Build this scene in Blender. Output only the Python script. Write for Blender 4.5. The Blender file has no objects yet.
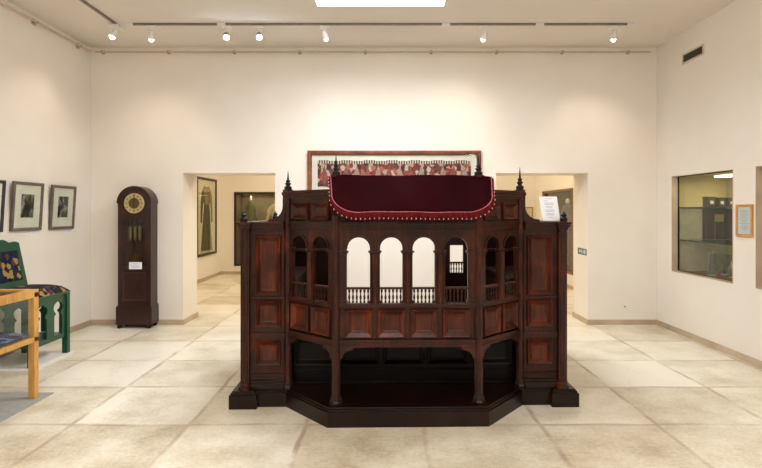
import bpy, bmesh, math, random
from mathutils import Matrix, Vector
random.seed(7)
scene = bpy.context.scene
col = scene.collection
PI = math.pi

# ------------------------------------------------------------------ helpers
class MB:
    def __init__(s):
        s.bm = bmesh.new(); s.m = Matrix.Identity(4)
    def v(s, x, y, z):
        return s.bm.verts.new(s.m @ Vector((x, y, z)))
    def f(s, vs):
        try: return s.bm.faces.new(vs)
        except ValueError: return None
    def box(s, x0, x1, y0, y1, z0, z1):
        a = [s.v(x, y, z) for z in (z0, z1) for y in (y0, y1) for x in (x0, x1)]
        for q in ((0,2,3,1), (4,5,7,6), (0,1,5,4), (2,6,7,3), (0,4,6,2), (1,3,7,5)):
            s.f([a[i] for i in q])
        return s
    def prism(s, poly, y0, y1):             # polygon in x,z extruded along y
        a = [s.v(x, y0, z) for x, z in poly]; b = [s.v(x, y1, z) for x, z in poly]
        s.f(a); s.f(b[::-1]); n = len(poly)
        for i in range(n):
            j = (i+1) % n; s.f([a[i], b[i], b[j], a[j]])
        return s
    def slab(s, poly, z0, z1):              # polygon in x,y extruded along z
        a = [s.v(x, y, z0) for x, y in poly]; b = [s.v(x, y, z1) for x, y in poly]
        s.f(a[::-1]); s.f(b); n = len(poly)
        for i in range(n):
            j = (i+1) % n; s.f([a[i], a[j], b[j], b[i]])
        return s
    def lathe(s, prof, seg=16, cx=0, cy=0, sx=1, sy=1, rot=0):   # prof: (radius, z)
        rings = []
        for r, z in prof:
            rings.append([s.v(cx+r*sx*math.cos(rot+2*PI*i/seg), cy+r*sy*math.sin(rot+2*PI*i/seg), z) for i in range(seg)])
        for k in range(len(rings)-1):
            for i in range(seg):
                j = (i+1) % seg; s.f([rings[k][i], rings[k][j], rings[k+1][j], rings[k+1][i]])
        s.f(rings[0][::-1]); s.f(rings[-1])
        return s
    def tube(s, pts, r, seg=8):
        pts = [Vector(p) for p in pts]; rings = []
        for i, p in enumerate(pts):
            d = (pts[min(i+1, len(pts)-1)] - pts[max(i-1, 0)]).normalized()
            up = Vector((0,0,1)) if abs(d.z) < .95 else Vector((0,1,0))
            a = d.cross(up).normalized(); b = a.cross(d)
            rings.append([s.v(*(p + a*r*math.cos(2*PI*k/seg) + b*r*math.sin(2*PI*k/seg))) for k in range(seg)])
        for k in range(len(rings)-1):
            for i in range(seg):
                j = (i+1) % seg; s.f([rings[k][i], rings[k][j], rings[k+1][j], rings[k+1][i]])
        s.f(rings[0][::-1]); s.f(rings[-1])
        return s
    def rings_rect(s, x0, x1, z0, z1, prof):  # concentric rectangles, prof: (inset, y)
        rs = []
        for ins, y in prof:
            rs.append([s.v(x0+ins, y, z0+ins), s.v(x1-ins, y, z0+ins), s.v(x1-ins, y, z1-ins), s.v(x0+ins, y, z1-ins)])
        for k in range(len(rs)-1):
            for i in range(4):
                j = (i+1) % 4; s.f([rs[k][i], rs[k][j], rs[k+1][j], rs[k+1][i]])
        s.f(rs[-1]); s.f(rs[0][::-1])
        return s
    def build(s, name, mat, parent=None, smooth=False, bevel=0):
        bmesh.ops.recalc_face_normals(s.bm, faces=s.bm.faces[:])
        me = bpy.data.meshes.new(name); s.bm.to_mesh(me); s.bm.free()
        if smooth:
            for p in me.polygons: p.use_smooth = True
            me.set_sharp_from_angle(angle=math.radians(40))
        me.materials.append(mat)
        o = bpy.data.objects.new(name, me); col.objects.link(o)
        if parent: o.parent = parent
        if bevel:
            b = o.modifiers.new('bevel', 'BEVEL'); b.width = bevel; b.segments = 2; b.limit_method = 'ANGLE'
        return o

def tag(o, label=None, cat=None, group=None, kind=None):
    if label: o['label'] = label
    if cat: o['category'] = cat
    if group: o['group'] = group
    if kind: o['kind'] = kind
    return o
def empty(name, loc, rz=0, label=None, cat=None, group=None):
    o = bpy.data.objects.new(name, None); col.objects.link(o)
    o.empty_display_size = .1
    o.location = loc; o.rotation_euler = (0, 0, rz)
    return tag(o, label, cat, group)
def struct(o):
    o['kind'] = 'structure'; return o
def dup(o, parent=None, loc=None):
    c = o.copy(); col.objects.link(c)
    if parent: c.parent = parent
    if loc is not None: c.location = loc
    return c
def frame_mat(p0, p1):                       # x from p0 to p1, y to the back, z up
    d = Vector((p1[0]-p0[0], p1[1]-p0[1], 0)); L = d.length; d.normalize()
    n = Vector((-d.y, d.x, 0))
    m = Matrix(((d.x, n.x, 0, p0[0]), (d.y, n.y, 0, p0[1]), (0, 0, 1, 0), (0, 0, 0, 1)))
    return m, L

# ------------------------------------------------------------------ materials
def srgb(r, g, b):
    return tuple(((c/255)/12.92 if c/255 <= .04045 else ((c/255+.055)/1.055)**2.4) for c in (r, g, b)) + (1,)
class Mat:
    def __init__(s, name, rgb=(200,200,200), rough=.6, metal=0, spec=.5):
        s.m = bpy.data.materials.new(name); s.m.use_nodes = True
        s.nt = s.m.node_tree; s.b = s.nt.nodes['Principled BSDF']
        s.b.inputs['Base Color'].default_value = srgb(*rgb)
        s.b.inputs['Roughness'].default_value = rough; s.b.inputs['Metallic'].default_value = metal
        s.b.inputs['Specular IOR Level'].default_value = spec
        s.rgb = rgb
    def n(s, t, **kw):
        nd = s.nt.nodes.new(t)
        for k, v in kw.items():
            if k in nd.inputs: nd.inputs[k].default_value = v
            else: setattr(nd, k, v)
        return nd
    def l(s, a, b): s.nt.links.new(a, b)
    def coord(s, scale=(1,1,1)):
        tc = s.n('ShaderNodeTexCoord'); mp = s.n('ShaderNodeMapping'); mp.inputs['Scale'].default_value = scale
        s.l(tc.outputs['Object'], mp.inputs['Vector']); return mp.outputs['Vector']
    def ramp(s, fac, stops, interp='LINEAR'):
        r = s.n('ShaderNodeValToRGB'); e = r.color_ramp; e.interpolation = interp
        while len(e.elements) < len(stops): e.elements.new(.5)
        for el, (p, c) in zip(e.elements, stops): el.position = p; el.color = srgb(*c)
        s.l(fac, r.inputs['Fac']); return r.outputs['Color']
    def mottled(s, c1, c2, scale=4, vec_scale=(1,1,1), detail=5, bump=0, bscale=None):
        v = s.coord(vec_scale)
        t = s.n('ShaderNodeTexNoise', Scale=scale, Detail=detail); s.l(v, t.inputs['Vector'])
        s.l(s.ramp(t.outputs['Fac'], [(.32, c1), (.68, c2)]), s.b.inputs['Base Color'])
        if bump:
            t2 = s.n('ShaderNodeTexNoise', Scale=bscale or scale*8, Detail=4); s.l(v, t2.inputs['Vector'])
            bp = s.n('ShaderNodeBump', Strength=bump, Distance=.01); s.l(t2.outputs['Fac'], bp.inputs['Height'])
            s.l(bp.outputs['Normal'], s.b.inputs['Normal'])
        return s
def plain(name, rgb, rough=.6, metal=0, var=8, scale=12, spec=.5):
    a = tuple(max(0, c-var) for c in rgb); b = tuple(min(255, c+var) for c in rgb)
    return Mat(name, rgb, rough, metal, spec).mottled(a, b, scale).m
def emit(name, rgb, strength):
    m = Mat(name, rgb); m.b.inputs['Emission Color'].default_value = srgb(*rgb); m.b.inputs['Emission Strength'].default_value = strength
    return m.m
def glass(name, tint=(250,252,250), refl=.06):
    m = bpy.data.materials.new(name); m.use_nodes = True; nt = m.node_tree; nt.nodes.clear()
    out = nt.nodes.new('ShaderNodeOutputMaterial'); mix = nt.nodes.new('ShaderNodeMixShader')
    tr = nt.nodes.new('ShaderNodeBsdfTransparent'); tr.inputs[0].default_value = srgb(*tint)
    gl = nt.nodes.new('ShaderNodeBsdfGlossy'); gl.inputs['Roughness'].default_value = .02
    lw = nt.nodes.new('ShaderNodeLayerWeight'); lw.inputs['Blend'].default_value = .5
    pw = nt.nodes.new('ShaderNodeMath'); pw.operation = 'POWER'; pw.inputs[1].default_value = 4
    nt.links.new(lw.outputs['Facing'], pw.inputs[0])
    ma = nt.nodes.new('ShaderNodeMath'); ma.operation = 'MULTIPLY_ADD'; ma.inputs[1].default_value = .6; ma.inputs[2].default_value = refl*.4
    nt.links.new(pw.outputs[0], ma.inputs[0]); nt.links.new(ma.outputs[0], mix.inputs[0])
    nt.links.new(tr.outputs[0], mix.inputs[1]); nt.links.new(gl.outputs[0], mix.inputs[2]); nt.links.new(mix.outputs[0], out.inputs[0])
    return m

M = {}
M['wall'] = Mat('wall_plaster', rough=.85, spec=.2).mottled((229,222,213), (235,229,221), 1.2, bump=.08, bscale=60).m
M['ceiling'] = Mat('ceiling_paint', rough=.9, spec=.1).mottled((224,216,207), (230,222,213), .8).m
M['skirting'] = Mat('skirting_stone', rough=.5).mottled((168,148,124), (196,178,154), 2.5, detail=3).m

# floor: large travertine tiles with worn, patchy joints
T = .876
fm = Mat('floor_tile', rough=.3, spec=.45)
tc = fm.n('ShaderNodeTexCoord'); sep = fm.n('ShaderNodeSeparateXYZ')
nz = fm.n('ShaderNodeTexNoise', Scale=2.2, Detail=3); fm.l(tc.outputs['Object'], nz.inputs['Vector'])
nsub = fm.n('ShaderNodeVectorMath', operation='SUBTRACT'); fm.l(nz.outputs['Color'], nsub.inputs[0]); nsub.inputs[1].default_value = (.5,.5,.5)
nsc = fm.n('ShaderNodeVectorMath', operation='SCALE'); fm.l(nsub.outputs[0], nsc.inputs[0]); nsc.inputs['Scale'].default_value = .055
nad = fm.n('ShaderNodeVectorMath', operation='ADD'); fm.l(tc.outputs['Object'], nad.inputs[0]); fm.l(nsc.outputs[0], nad.inputs[1])
fm.l(nad.outputs[0], sep.inputs[0])
def math_n(op, a, b=None, c=None):
    n = fm.n('ShaderNodeMath', operation=op)
    for i, x in enumerate((a, b, c)):
        if x is None: continue
        if isinstance(x, (int, float)): n.inputs[i].default_value = x
        else: fm.l(x, n.inputs[i])
    return n.outputs[0]
jd = []
cells = []
for ax, off in (('X', .298), ('Y', 4.08)):
    u = math_n('DIVIDE', math_n('SUBTRACT', sep.outputs[ax], off), T)
    cells.append(math_n('FLOOR', u))
    fr = math_n('FRACT', u)
    jd.append(math_n('MINIMUM', fr, math_n('SUBTRACT', 1.0, fr)))
d = math_n('MINIMUM', jd[0], jd[1])
mr = fm.n('ShaderNodeMapRange'); mr.inputs['From Min'].default_value = .012; mr.inputs['From Max'].default_value = .026
mr.inputs['To Min'].default_value = 1; mr.inputs['To Max'].default_value = 0; fm.l(d, mr.inputs['Value'])
n2 = fm.n('ShaderNodeTexNoise', Scale=2.6, Detail=5); fm.l(tc.outputs['Object'], n2.inputs['Vector'])
jr = fm.n('ShaderNodeMapRange'); jr.inputs['From Min'].default_value = .38; jr.inputs['From Max'].default_value = .62
jr.inputs['To Min'].default_value = .10; jr.inputs['To Max'].default_value = .85; fm.l(n2.outputs['Fac'], jr.inputs['Value'])
joint = math_n('MULTIPLY', mr.outputs[0], jr.outputs[0])
cmb = fm.n('ShaderNodeCombineXYZ'); fm.l(cells[0], cmb.inputs[0]); fm.l(cells[1], cmb.inputs[1])
wn = fm.n('ShaderNodeTexWhiteNoise'); fm.l(cmb.outputs[0], wn.inputs['Vector'])
n3 = fm.n('ShaderNodeTexNoise', Scale=2.3, Detail=9, Roughness=.62); fm.l(tc.outputs['Object'], n3.inputs['Vector'])
n4 = fm.n('ShaderNodeTexNoise', Scale=34, Detail=7, Roughness=.7); fm.l(tc.outputs['Object'], n4.inputs['Vector'])
big = math_n('ADD', math_n('MULTIPLY', n3.outputs['Fac'], .62), math_n('MULTIPLY', wn.outputs['Value'], .22))
allf = math_n('ADD', big, math_n('MULTIPLY', n4.outputs['Fac'], .36))
tile = fm.ramp(allf, [(.36, (168,154,130)), (.47, (198,188,165)), (.56, (214,206,187)), (.68, (232,227,214))])
mx = fm.n('ShaderNodeMix', data_type='RGBA'); fm.l(joint, mx.inputs['Factor']); fm.l(tile, mx.inputs[6]); mx.inputs[7].default_value = srgb(172,148,130)
fm.l(mx.outputs[2], fm.b.inputs['Base Color'])
rr = fm.n('ShaderNodeMapRange'); rr.inputs['To Min'].default_value = .2; rr.inputs['To Max'].default_value = .5; fm.l(n3.outputs['Fac'], rr.inputs['Value']); fm.l(rr.outputs[0], fm.b.inputs['Roughness'])
bp = fm.n('ShaderNodeBump', Strength=.12, Distance=.004); fm.l(n4.outputs['Fac'], bp.inputs['Height']); fm.l(bp.outputs['Normal'], fm.b.inputs['Normal'])
M['floor'] = fm.m

def wood(name, dark, mid, light, rough=.35, sc=(14,14,1.6), scale=3.0, spec=.5, bump=.15):
    m = Mat(name, mid, rough, spec=spec)
    v = m.coord(sc)
    t = m.n('ShaderNodeTexNoise', Scale=scale, Detail=8, Roughness=.65, Distortion=.8); m.l(v, t.inputs['Vector'])
    big = m.n('ShaderNodeTexNoise', Scale=5.0, Detail=2); m.l(m.coord(), big.inputs['Vector'])
    a = m.n('ShaderNodeMath', operation='MULTIPLY_ADD'); a.inputs[1].default_value = .6
    m.l(t.outputs['Fac'], a.inputs[0])
    b = m.n('ShaderNodeMath', operation='MULTIPLY'); b.inputs[1].default_value = .4; m.l(big.outputs['Fac'], b.inputs[0]); m.l(b.outputs[0], a.inputs[2])
    m.l(m.ramp(a.outputs[0], [(.34, dark), (.5, mid), (.66, light)]), m.b.inputs['Base Color'])
    if bump:
        q = m.n('ShaderNodeBump', Strength=bump, Distance=.002); m.l(t.outputs['Fac'], q.inputs['Height']); m.l(q.outputs['Normal'], m.b.inputs['Normal'])
    return m.m
M['wood'] = wood('mahogany', (19,5,2), (46,15,6), (84,32,13), .32, spec=.28)
M['panelwood'] = wood('mahogany_panel', (25,7,2), (60,20,7), (108,44,18), .32, spec=.3)
M['darkwood'] = wood('mahogany_plinth', (12,5,3), (25,9,6), (40,17,10), .28, spec=.28)
M['shadowwood'] = wood('shaded_mahogany', (6,3,2), (12,5,4), (20,9,6), .35, spec=.15)  # shade under the platform put into the colour of the same mahogany
M['blackwood'] = wood('ebonised_wood', (10,6,5), (20,12,10), (32,20,16), .5, spec=.25)
M['clockwood'] = wood('clock_wood', (26,9,6), (46,17,12), (68,28,18), .3)
M['oak'] = wood('light_oak', (168,118,52), (196,146,74), (214,168,98), .4)
M['framewood'] = wood('reddish_frame_wood', (74,30,16), (110,52,28), (140,74,42), .35, sc=(3,3,3))
M['darkframe'] = plain('dark_brown_frame', (44,28,20), .4)
M['velvet'] = Mat('burgundy_velvet', rough=.9, spec=.05).mottled((26,0,3), (41,2,7), 2.0, bump=.2, bscale=7).m
M['velvet'].node_tree.nodes['Principled BSDF'].inputs['Sheen Weight'].default_value = 0
M['velvet'].node_tree.nodes['Principled BSDF'].inputs['Sheen Tint'].default_value = srgb(150,20,40)
M['fringe'] = Mat('crimson_fringe', rough=.85, spec=.1).mottled((60,6,14), (94,16,26), 40, (3,1,.3)).m
M['cord'] = plain('rose_cord', (168,78,88), .6, var=20, scale=60)
M['bead'] = plain('pale_beads', (225,185,175), .3)
M['green'] = plain('green_paint', (9,72,50), .35, var=7, scale=6)
M['white'] = plain('white_paint', (226,224,220), .5, var=3)
M['offwhite'] = plain('mat_board', (228,223,214), .8, var=3)
M['paper'] = plain('white_paper', (235,238,246), .8, var=2)
M['ink'] = plain('blue_grey_ink', (165,174,200), .8, var=8)
M['taupe'] = plain('taupe_frame', (98,88,80), .5, var=10)
M['navyframe'] = plain('navy_frame', (38,42,52), .4)
M['brass'] = plain('aged_brass', (176,142,74), .3, 1.0, var=18, scale=30)
M['steel'] = plain('brushed_steel', (170,168,164), .35, .9)
M['track'] = plain('track_metal', (128,114,104), .45, .2)
M['white_metal'] = plain('white_enamel', (226,224,220), .35, var=3)
M['rail'] = plain('beige_rail', (202,182,158), .5, var=6)
M['bracket'] = plain('brown_bracket', (176,154,128), .5)
M['black'] = plain('black_slats', (10,10,10), .6, var=3)
M['grey_patch'] = plain('floor_patch_grey', (150,150,146), .8, var=6, scale=20)
M['teal'] = plain('teal_sign', (16,84,92), .4, var=3)
M['glass'] = glass('pane_glass')
M['glassitem'] = glass('clear_glassware', (225,230,226), .3)
M['shelfglass'] = glass('shelf_glass', (205,216,208), .15)
M['niche'] = Mat('niche_lining', rough=.9, spec=.1).mottled((172,158,108), (186,170,118), 2).m
M['nichedark'] = plain('dark_display_board', (44,40,38), .6)
M['nichelow'] = plain('niche_grey_board', (190,178,150), .8)
M['redfloor'] = plain('terracotta_base', (120,60,40), .5)
M['gold'] = Mat('gold_lining', rough=.8).mottled((140,116,62), (170,146,90), 5).m
M['tin'] = plain('olive_tin', (48,50,38), .4, .2)
M['bluecloth'] = None

def patterned(name, cols, scale=18, vec=(1,1,1), rough=.9, rnd=1.0):
    m = Mat(name, rough=rough, spec=.1)
    v = m.coord(vec)
    nn = m.n('ShaderNodeTexVoronoi', Scale=scale, Randomness=rnd); m.l(v, nn.inputs['Vector'])
    sp = m.n('ShaderNodeSeparateColor'); m.l(nn.outputs['Color'], sp.inputs[0])
    k = len(cols)
    m.l(m.ramp(sp.outputs[0], [(i/k, c) for i, c in enumerate(cols)], 'CONSTANT'), m.b.inputs['Base Color'])
    return m.m
M['textile'] = patterned('red_floral_weave', [(116,36,40), (150,58,58), (196,172,158), (64,36,48), (168,92,78), (130,44,46), (178,150,138), (98,60,60)], 16, (1.2,1,1), rnd=.75)
M['upholstery'] = patterned('blue_gold_tapestry', [(30,38,70), (36,44,66), (48,42,44), (158,132,76), (40,50,60), (92,62,50), (28,34,56)], 20)
M['blueprint'] = patterned('navy_print', [(26,30,66), (34,42,84), (28,30,60), (100,112,150), (30,36,74)], 22)
m = Mat('striped_fringe', rough=.9); w = m.n('ShaderNodeTexWave', Scale=9); w.bands_direction = 'X'; m.l(m.coord(), w.inputs['Vector'])
m.l(m.ramp(w.outputs['Fac'], [(0, (60,44,50)), (.45, (60,44,50)), (.55, (205,192,180))]), m.b.inputs['Base Color']); M['stripes'] = m.m
M['motif_a'] = plain('faded_pink_motif', (158,128,122), .9, var=22, scale=40)
M['motif_b'] = plain('faded_rose_motif', (128,62,60), .9, var=26, scale=40)
def photo_mat(name, scale):
    m = Mat(name, rough=.3); t = m.n('ShaderNodeTexNoise', Scale=scale, Detail=6); m.l(m.coord((1,1,.6)), t.inputs['Vector'])
    m.l(m.ramp(t.outputs['Fac'], [(.40, (14,14,14)), (.52, (44,42,40)), (.60, (150,148,142)), (.72, (205,204,198))]), m.b.inputs['Base Color']); return m.m
M['photo1'] = photo_mat('monochrome_photo', 9); M['photo2'] = photo_mat('monochrome_photo_grainy', 16)
M['photo3'] = photo_mat('monochrome_photo_soft', 5)
M['robe'] = Mat('olive_robe', rough=.9).mottled((84,78,58), (118,110,84), 8, (4,4,.6)).m
M['bodice'] = plain('ochre_bodice', (158,130,88), .8, var=20, scale=30)
M['beigemat'] = plain('beige_backing', (222,208,178), .9)
M['greenrobe'] = Mat('green_kaftan', rough=.9).mottled((74,78,46), (104,104,66), 6, (4,4,.5)).m
M['creamrobe'] = Mat('cream_kaftan', rough=.9).mottled((168,150,112), (196,180,144), 6, (4,4,.5)).m
M['greyrobe'] = Mat('grey_kaftan', rough=.9).mottled((70,74,76), (96,100,102), 6, (4,4,.5)).m
M['darkrobe'] = Mat('dark_kaftan', rough=.9).mottled((22,22,28), (40,38,44), 6, (4,4,.5)).m
M['skylight'] = emit('skylight_diffuser', (245,250,255), 3.2)
M['bulb_warm'] = emit('warm_bulb', (255,236,205), 30)
M['bulb_cool'] = emit('cool_bulb', (215,232,255), 60)
M['bulb_off'] = emit('dim_bulb', (255,240,220), 2.5)

# ------------------------------------------------------------------ room shell
XL, XR, YB, YF, YN, H = -4.11, 3.856, 7.67, 13.8, -3.5, 3.90
WT = .58                                     # thickness of the wall between the rooms
OP = [(-2.814, -1.52), (1.59, 2.884)]; OH = 2.135

def grid_wall(amin, amax, zmin, zmax, holes, put):
    As = sorted({amin, amax, *[h[0] for h in holes], *[h[1] for h in holes]})
    Zs = sorted({zmin, zmax, *[h[2] for h in holes], *[h[3] for h in holes]})
    for i in range(len(As)-1):
        run = None
        for j in range(len(Zs)-1):
            a, z = (As[i]+As[i+1])/2, (Zs[j]+Zs[j+1])/2
            solid = not any(h[0] < a < h[1] and h[2] < z < h[3] for h in holes)
            if solid:
                run = (run[0], Zs[j+1]) if run else (Zs[j], Zs[j+1])
            if (not solid or j == len(Zs)-2) and run:
                put(As[i], As[i+1], run[0], run[1]); run = None

b = MB(); b.box(XL-.2, XR+.9, YN-.2, YF+.7, -.12, 0); struct(b.build('floor', M['floor']))
b = MB(); grid_wall(XL-.2, XR+.2, YN-.2, YF+.2, [(-.735, .68, 4.60, 6.12)], lambda a, c, y0, y1: b.box(a, c, y0, y1, H, H+.15)); struct(b.build('ceiling', M['ceiling']))
b = MB(); b.box(XL-.15, XL, YN, YF, 0, H); struct(b.build('wall_left', M['wall']))
W1 = (6.0, 7.27, .80, 2.06); W2 = (4.37, 5.634, .80, 2.06); W3 = (11.07, 13.15, .32, 2.05)
b = MB(); grid_wall(YN, YF, 0, H, [W1, W2, W3], lambda a, c, z0, z1: b.box(XR, XR+.08, a, c, z0, z1)); struct(b.build('wall_right', M['wall']))
b = MB(); grid_wall(XL, XR, 0, H, [(o[0], o[1], 0, OH) for o in OP], lambda a, c, z0, z1: b.box(a, c, YB, YB+WT, z0, z1)); struct(b.build('wall_back', M['wall']))
W4 = (-3.75, -1.9, .23, 2.06)
b = MB(); grid_wall(XL-.15, XR+.15, 0, H, [W4], lambda a, c, z0, z1: b.box(a, c, YF, YF+.08, z0, z1)); struct(b.build('wall_far', M['wall']))
b = MB(); b.box(XL-.15, XR+.15, YN-.15, YN, 0, H); struct(b.build('wall_front', M['wall']))
# skylight
b = MB(); grid_wall(-.86, .80, 4.50, 6.22, [(-.735, .68, 4.60, 6.12)], lambda a, c, y0, y1: b.box(a, c, y0, y1, H+.15, H+.42)); struct(b.build('trim_1', M['white']))
b = MB(); b.box(-.86, .80, 4.50, 6.22, H+.36, H+.40)
sk = struct(b.build('window_1', M['skylight']))
# skirting
SH, ST = .072, .014
b = MB(); b.box(XL, XL+ST, YN, YB-.001, 0, SH); b.box(XL, XL+ST, YB+WT, YF, 0, SH); struct(b.build('baseboard_left', M['skirting']))
b = MB(); b.box(XR-ST, XR, YN, YB, 0, SH); b.box(XR-ST, XR, YB+WT, YF, 0, SH); struct(b.build('baseboard_right', M['skirting']))
b = MB()
for a, c in ((XL+ST, OP[0][0]+ST), (OP[0][1]-ST, OP[1][0]+ST), (OP[1][1]-ST, XR-ST)):
    b.box(a, c, YB-ST, YB, 0, SH); b.box(a, c, YB+WT, YB+WT+ST, 0, SH)
for o in OP:
    b.box(o[0], o[0]+ST, YB, YB+WT, 0, SH); b.box(o[1]-ST, o[1], YB, YB+WT, 0, SH)
struct(b.build('baseboard_back', M['skirting']))
b = MB(); b.box(XL+ST, XR-ST, YF-ST, YF, 0, SH); struct(b.build('baseboard_far', M['skirting']))

# ------------------------------------------------------------------ picture hanging rails
def hanging_rail(p0, p1, brs, out, label):
    r = empty('picture_rail', ((p0[0]+p1[0])/2, (p0[1]+p1[1])/2, p0[2]), 0, label, 'rail')
    o = Vector(((p0[0]+p1[0])/2, (p0[1]+p1[1])/2, p0[2]))
    m = MB(); m.tube([Vector(p0)-o, Vector(p1)-o], .013); m.build('rod', M['rail'], r, True)
    first = None
    for q in brs:
        if first is None:
            m = MB()
            if out[0]: m.box(-.045, .014, -.013, .013, -.014, .014); m.box(-.05, -.035, -.03, .03, -.03, .04)
            else: m.box(-.013, .013, -.014, .045, -.014, .014); m.box(-.02, .02, .035, .05, -.02, .03)
            first = m.build('bracket', M['bracket'], r); first.location = Vector(q)-o
        else: dup(first, r, Vector(q)-o)
    return r
RZ = 3.825
hanging_rail((XL+.09, YB-.05, RZ), (3.74, YB-.05, RZ), [(-3.93+.921*i, YB-.05, RZ) for i in range(9)], (0,1), 'long thin beige hanging rail along top of the back wall')
hanging_rail((XL+.05, .5, RZ-.01), (XL+.05, YB-.1, RZ-.01), [(XL+.05, YB-.35-.92*i, RZ-.01) for i in range(8)], (1,0), 'thin beige hanging rail along top of the left wall')

# ------------------------------------------------------------------ ceiling tracks and spotlights
r = tag(empty('lighting_track', (.02, 6.68, H)), 'long ceiling track running parallel to the back wall', 'light track')
m = MB(); m.box(-3.12, 3.01, -.016, .016, -.022, 0); m.build('track', M['track'], r)
for x in (-3.12, 3.01):
    m = MB(); m.box(x-.04, x+.04, -.022, .022, -.036, 0); m.build('end_cap', M['white_metal'], r)
for x in (-2.0, .75, 1.9):
    m = MB(); m.box(x-.05, x+.05, -.021, .021, -.033, 0); m.build('coupler', M['white_metal'], r)
r = tag(empty('lighting_track', (-3.27, 4.6, H)), 'ceiling track running toward the viewer beside the left wall', 'light track')
m = MB(); m.box(-.016, .016, -2.2, 2.2, -.022, 0); m.build('track', M['track'], r)
m = MB(); m.box(-.022, .022, 2.14, 2.24, -.036, 0); m.build('end_cap', M['white_metal'], r)

def spotlight(x, y, bulb, label, kw, energy, color, aim, size=75, blend=.9):
    r = empty('spotlight', (x, y, H-.03), 0, label, 'spotlight', 'spotlights on the ceiling tracks')
    m = MB(); m.box(-.06, .06, -.018, .018, -.035, 0); m.build('adapter', M['white_metal'], r, bevel=.003)
    m = MB(); m.lathe([(.008, -.075), (.008, -.03)], 10); m.box(-.03, .03, -.006, .006, -.08, -.07)
    m.box(-.034, -.028, -.008, .008, -.13, -.07); m.box(.028, .034, -.008, .008, -.13, -.07); m.build('yoke', M['white_metal'], r)
    d = (Vector(aim) - Vector((x, y, H-.16))).normalized()
    rot = Vector((0, 0, -1)).rotation_difference(d)
    m = MB(); m.lathe([(.014, .06), (.022, .055), (.024, .02), (.036, -.01), (.04, -.045), (.036, -.045), (.02, -.01)], 20)
    h = m.build('lamp_head', M['steel'] if bulb == 'bulb_cool' else M['white_metal'], r, True); h.location = (0, 0, -.115); h.rotation_mode = 'QUATERNION'; h.rotation_quaternion = rot
    m = MB(); m.lathe([(.003,-.078), (.016,-.073), (.025,-.062), (.029,-.05), (.030,-.040), (.01,-.03)], 20)
    g = m.build('bulb', M[bulb], h, True)
    if energy:
        L = bpy.data.lights.new('spot_beam', 'SPOT'); L.energy = energy; L.color = color; L.spot_size = math.radians(size); L.spot_blend = blend; L.shadow_soft_size = .05
        lo = bpy.data.objects.new('spot_beam', L); col.objects.link(lo); lo.location = Vector((x, y, H-.145)) + d*.08
        lo.rotation_mode = 'QUATERNION'; lo.rotation_quaternion = rot
    return r
WARM = (1, .86, .70); NEUT = (1, .93, .84); COOL = (.86, .93, 1)
SP = [
 (-3.27, 6.62, 'bulb_warm', 'lit warm spotlight on the short left-hand track', 23, WARM, (-4.1, 6.3, 1.6)),
 (-2.84, 6.68, 'bulb_warm', 'warm spotlight near the left end of the long track', 25, WARM, (-3.2, 7.67, 1.6)),
 (-1.92, 6.68, 'bulb_cool', 'bright bluish spotlight, left of the two cool glaring ones', 29, COOL, (-1.3, 4.6, .8)),
 (-1.52, 6.68, 'bulb_cool', 'bright bluish spotlight, right of the two cool glaring ones', 29, COOL, (-.7, 4.4, .8)),
 (-.71, 6.68, 'bulb_off', 'small dim spotlight hanging just beyond left edge of skylight', 10, NEUT, (-.3, 7.67, 1.9)),
 (1.24, 6.68, 'bulb_warm', 'warm spotlight right of the skylight over the dark carved platform', 25, WARM, (.9, 7.67, 2.2)),
 (2.83, 6.68, 'bulb_warm', 'warm spotlight at the right end of the long track', 33, WARM, (2.9, 7.67, 1.5)),
]
for s in SP: spotlight(s[0], s[1], s[2], s[3], 0, s[4], s[5], s[6], 95)

# ------------------------------------------------------------------ the bimah (carved reading platform)
BIM = empty('reading_platform', (.185, 4.13, 0), .02, 'dark carved mahogany platform with arcaded octagonal front and square side wings', 'platform')
W, PW, DW = M['wood'], M['panelwood'], M['darkwood']
U1, U2, V2, U3, V3 = .54, .96, .38, 1.32, 1.68
# plinth
m = MB()
poly = [(-.60,-.10), (.60,-.10), (.97,.34), (1.20,.34), (1.20,.285), (1.422,.285), (1.422,1.85), (-1.422,1.85), (-1.422,.285), (-1.20,.285), (-1.20,.34), (-.97,.34)]
m.slab(poly, 0, .112); 
def inset_poly(p, k, c=(0,.7)):
    out = []
    n = len(p)
    for i in range(n):
        a, q, r_ = Vector(p[i-1]), Vector(p[i]), Vector(p[(i+1) % n])
        e1 = (q-a).normalized(); e2 = (r_-q).normalized()
        n1 = Vector((-e1.y, e1.x)); n2 = Vector((-e2.y, e2.x)); bis = (n1+n2)
        bis /= max(bis.length_squared, .1) / 2
        out.append(tuple(q + bis*k))
    return out
m.slab(inset_poly(poly, .012), .112, .128); m.slab(inset_poly(poly, .022), .128, .142)
m.build('plinth', DW, BIM, bevel=.002)

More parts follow.
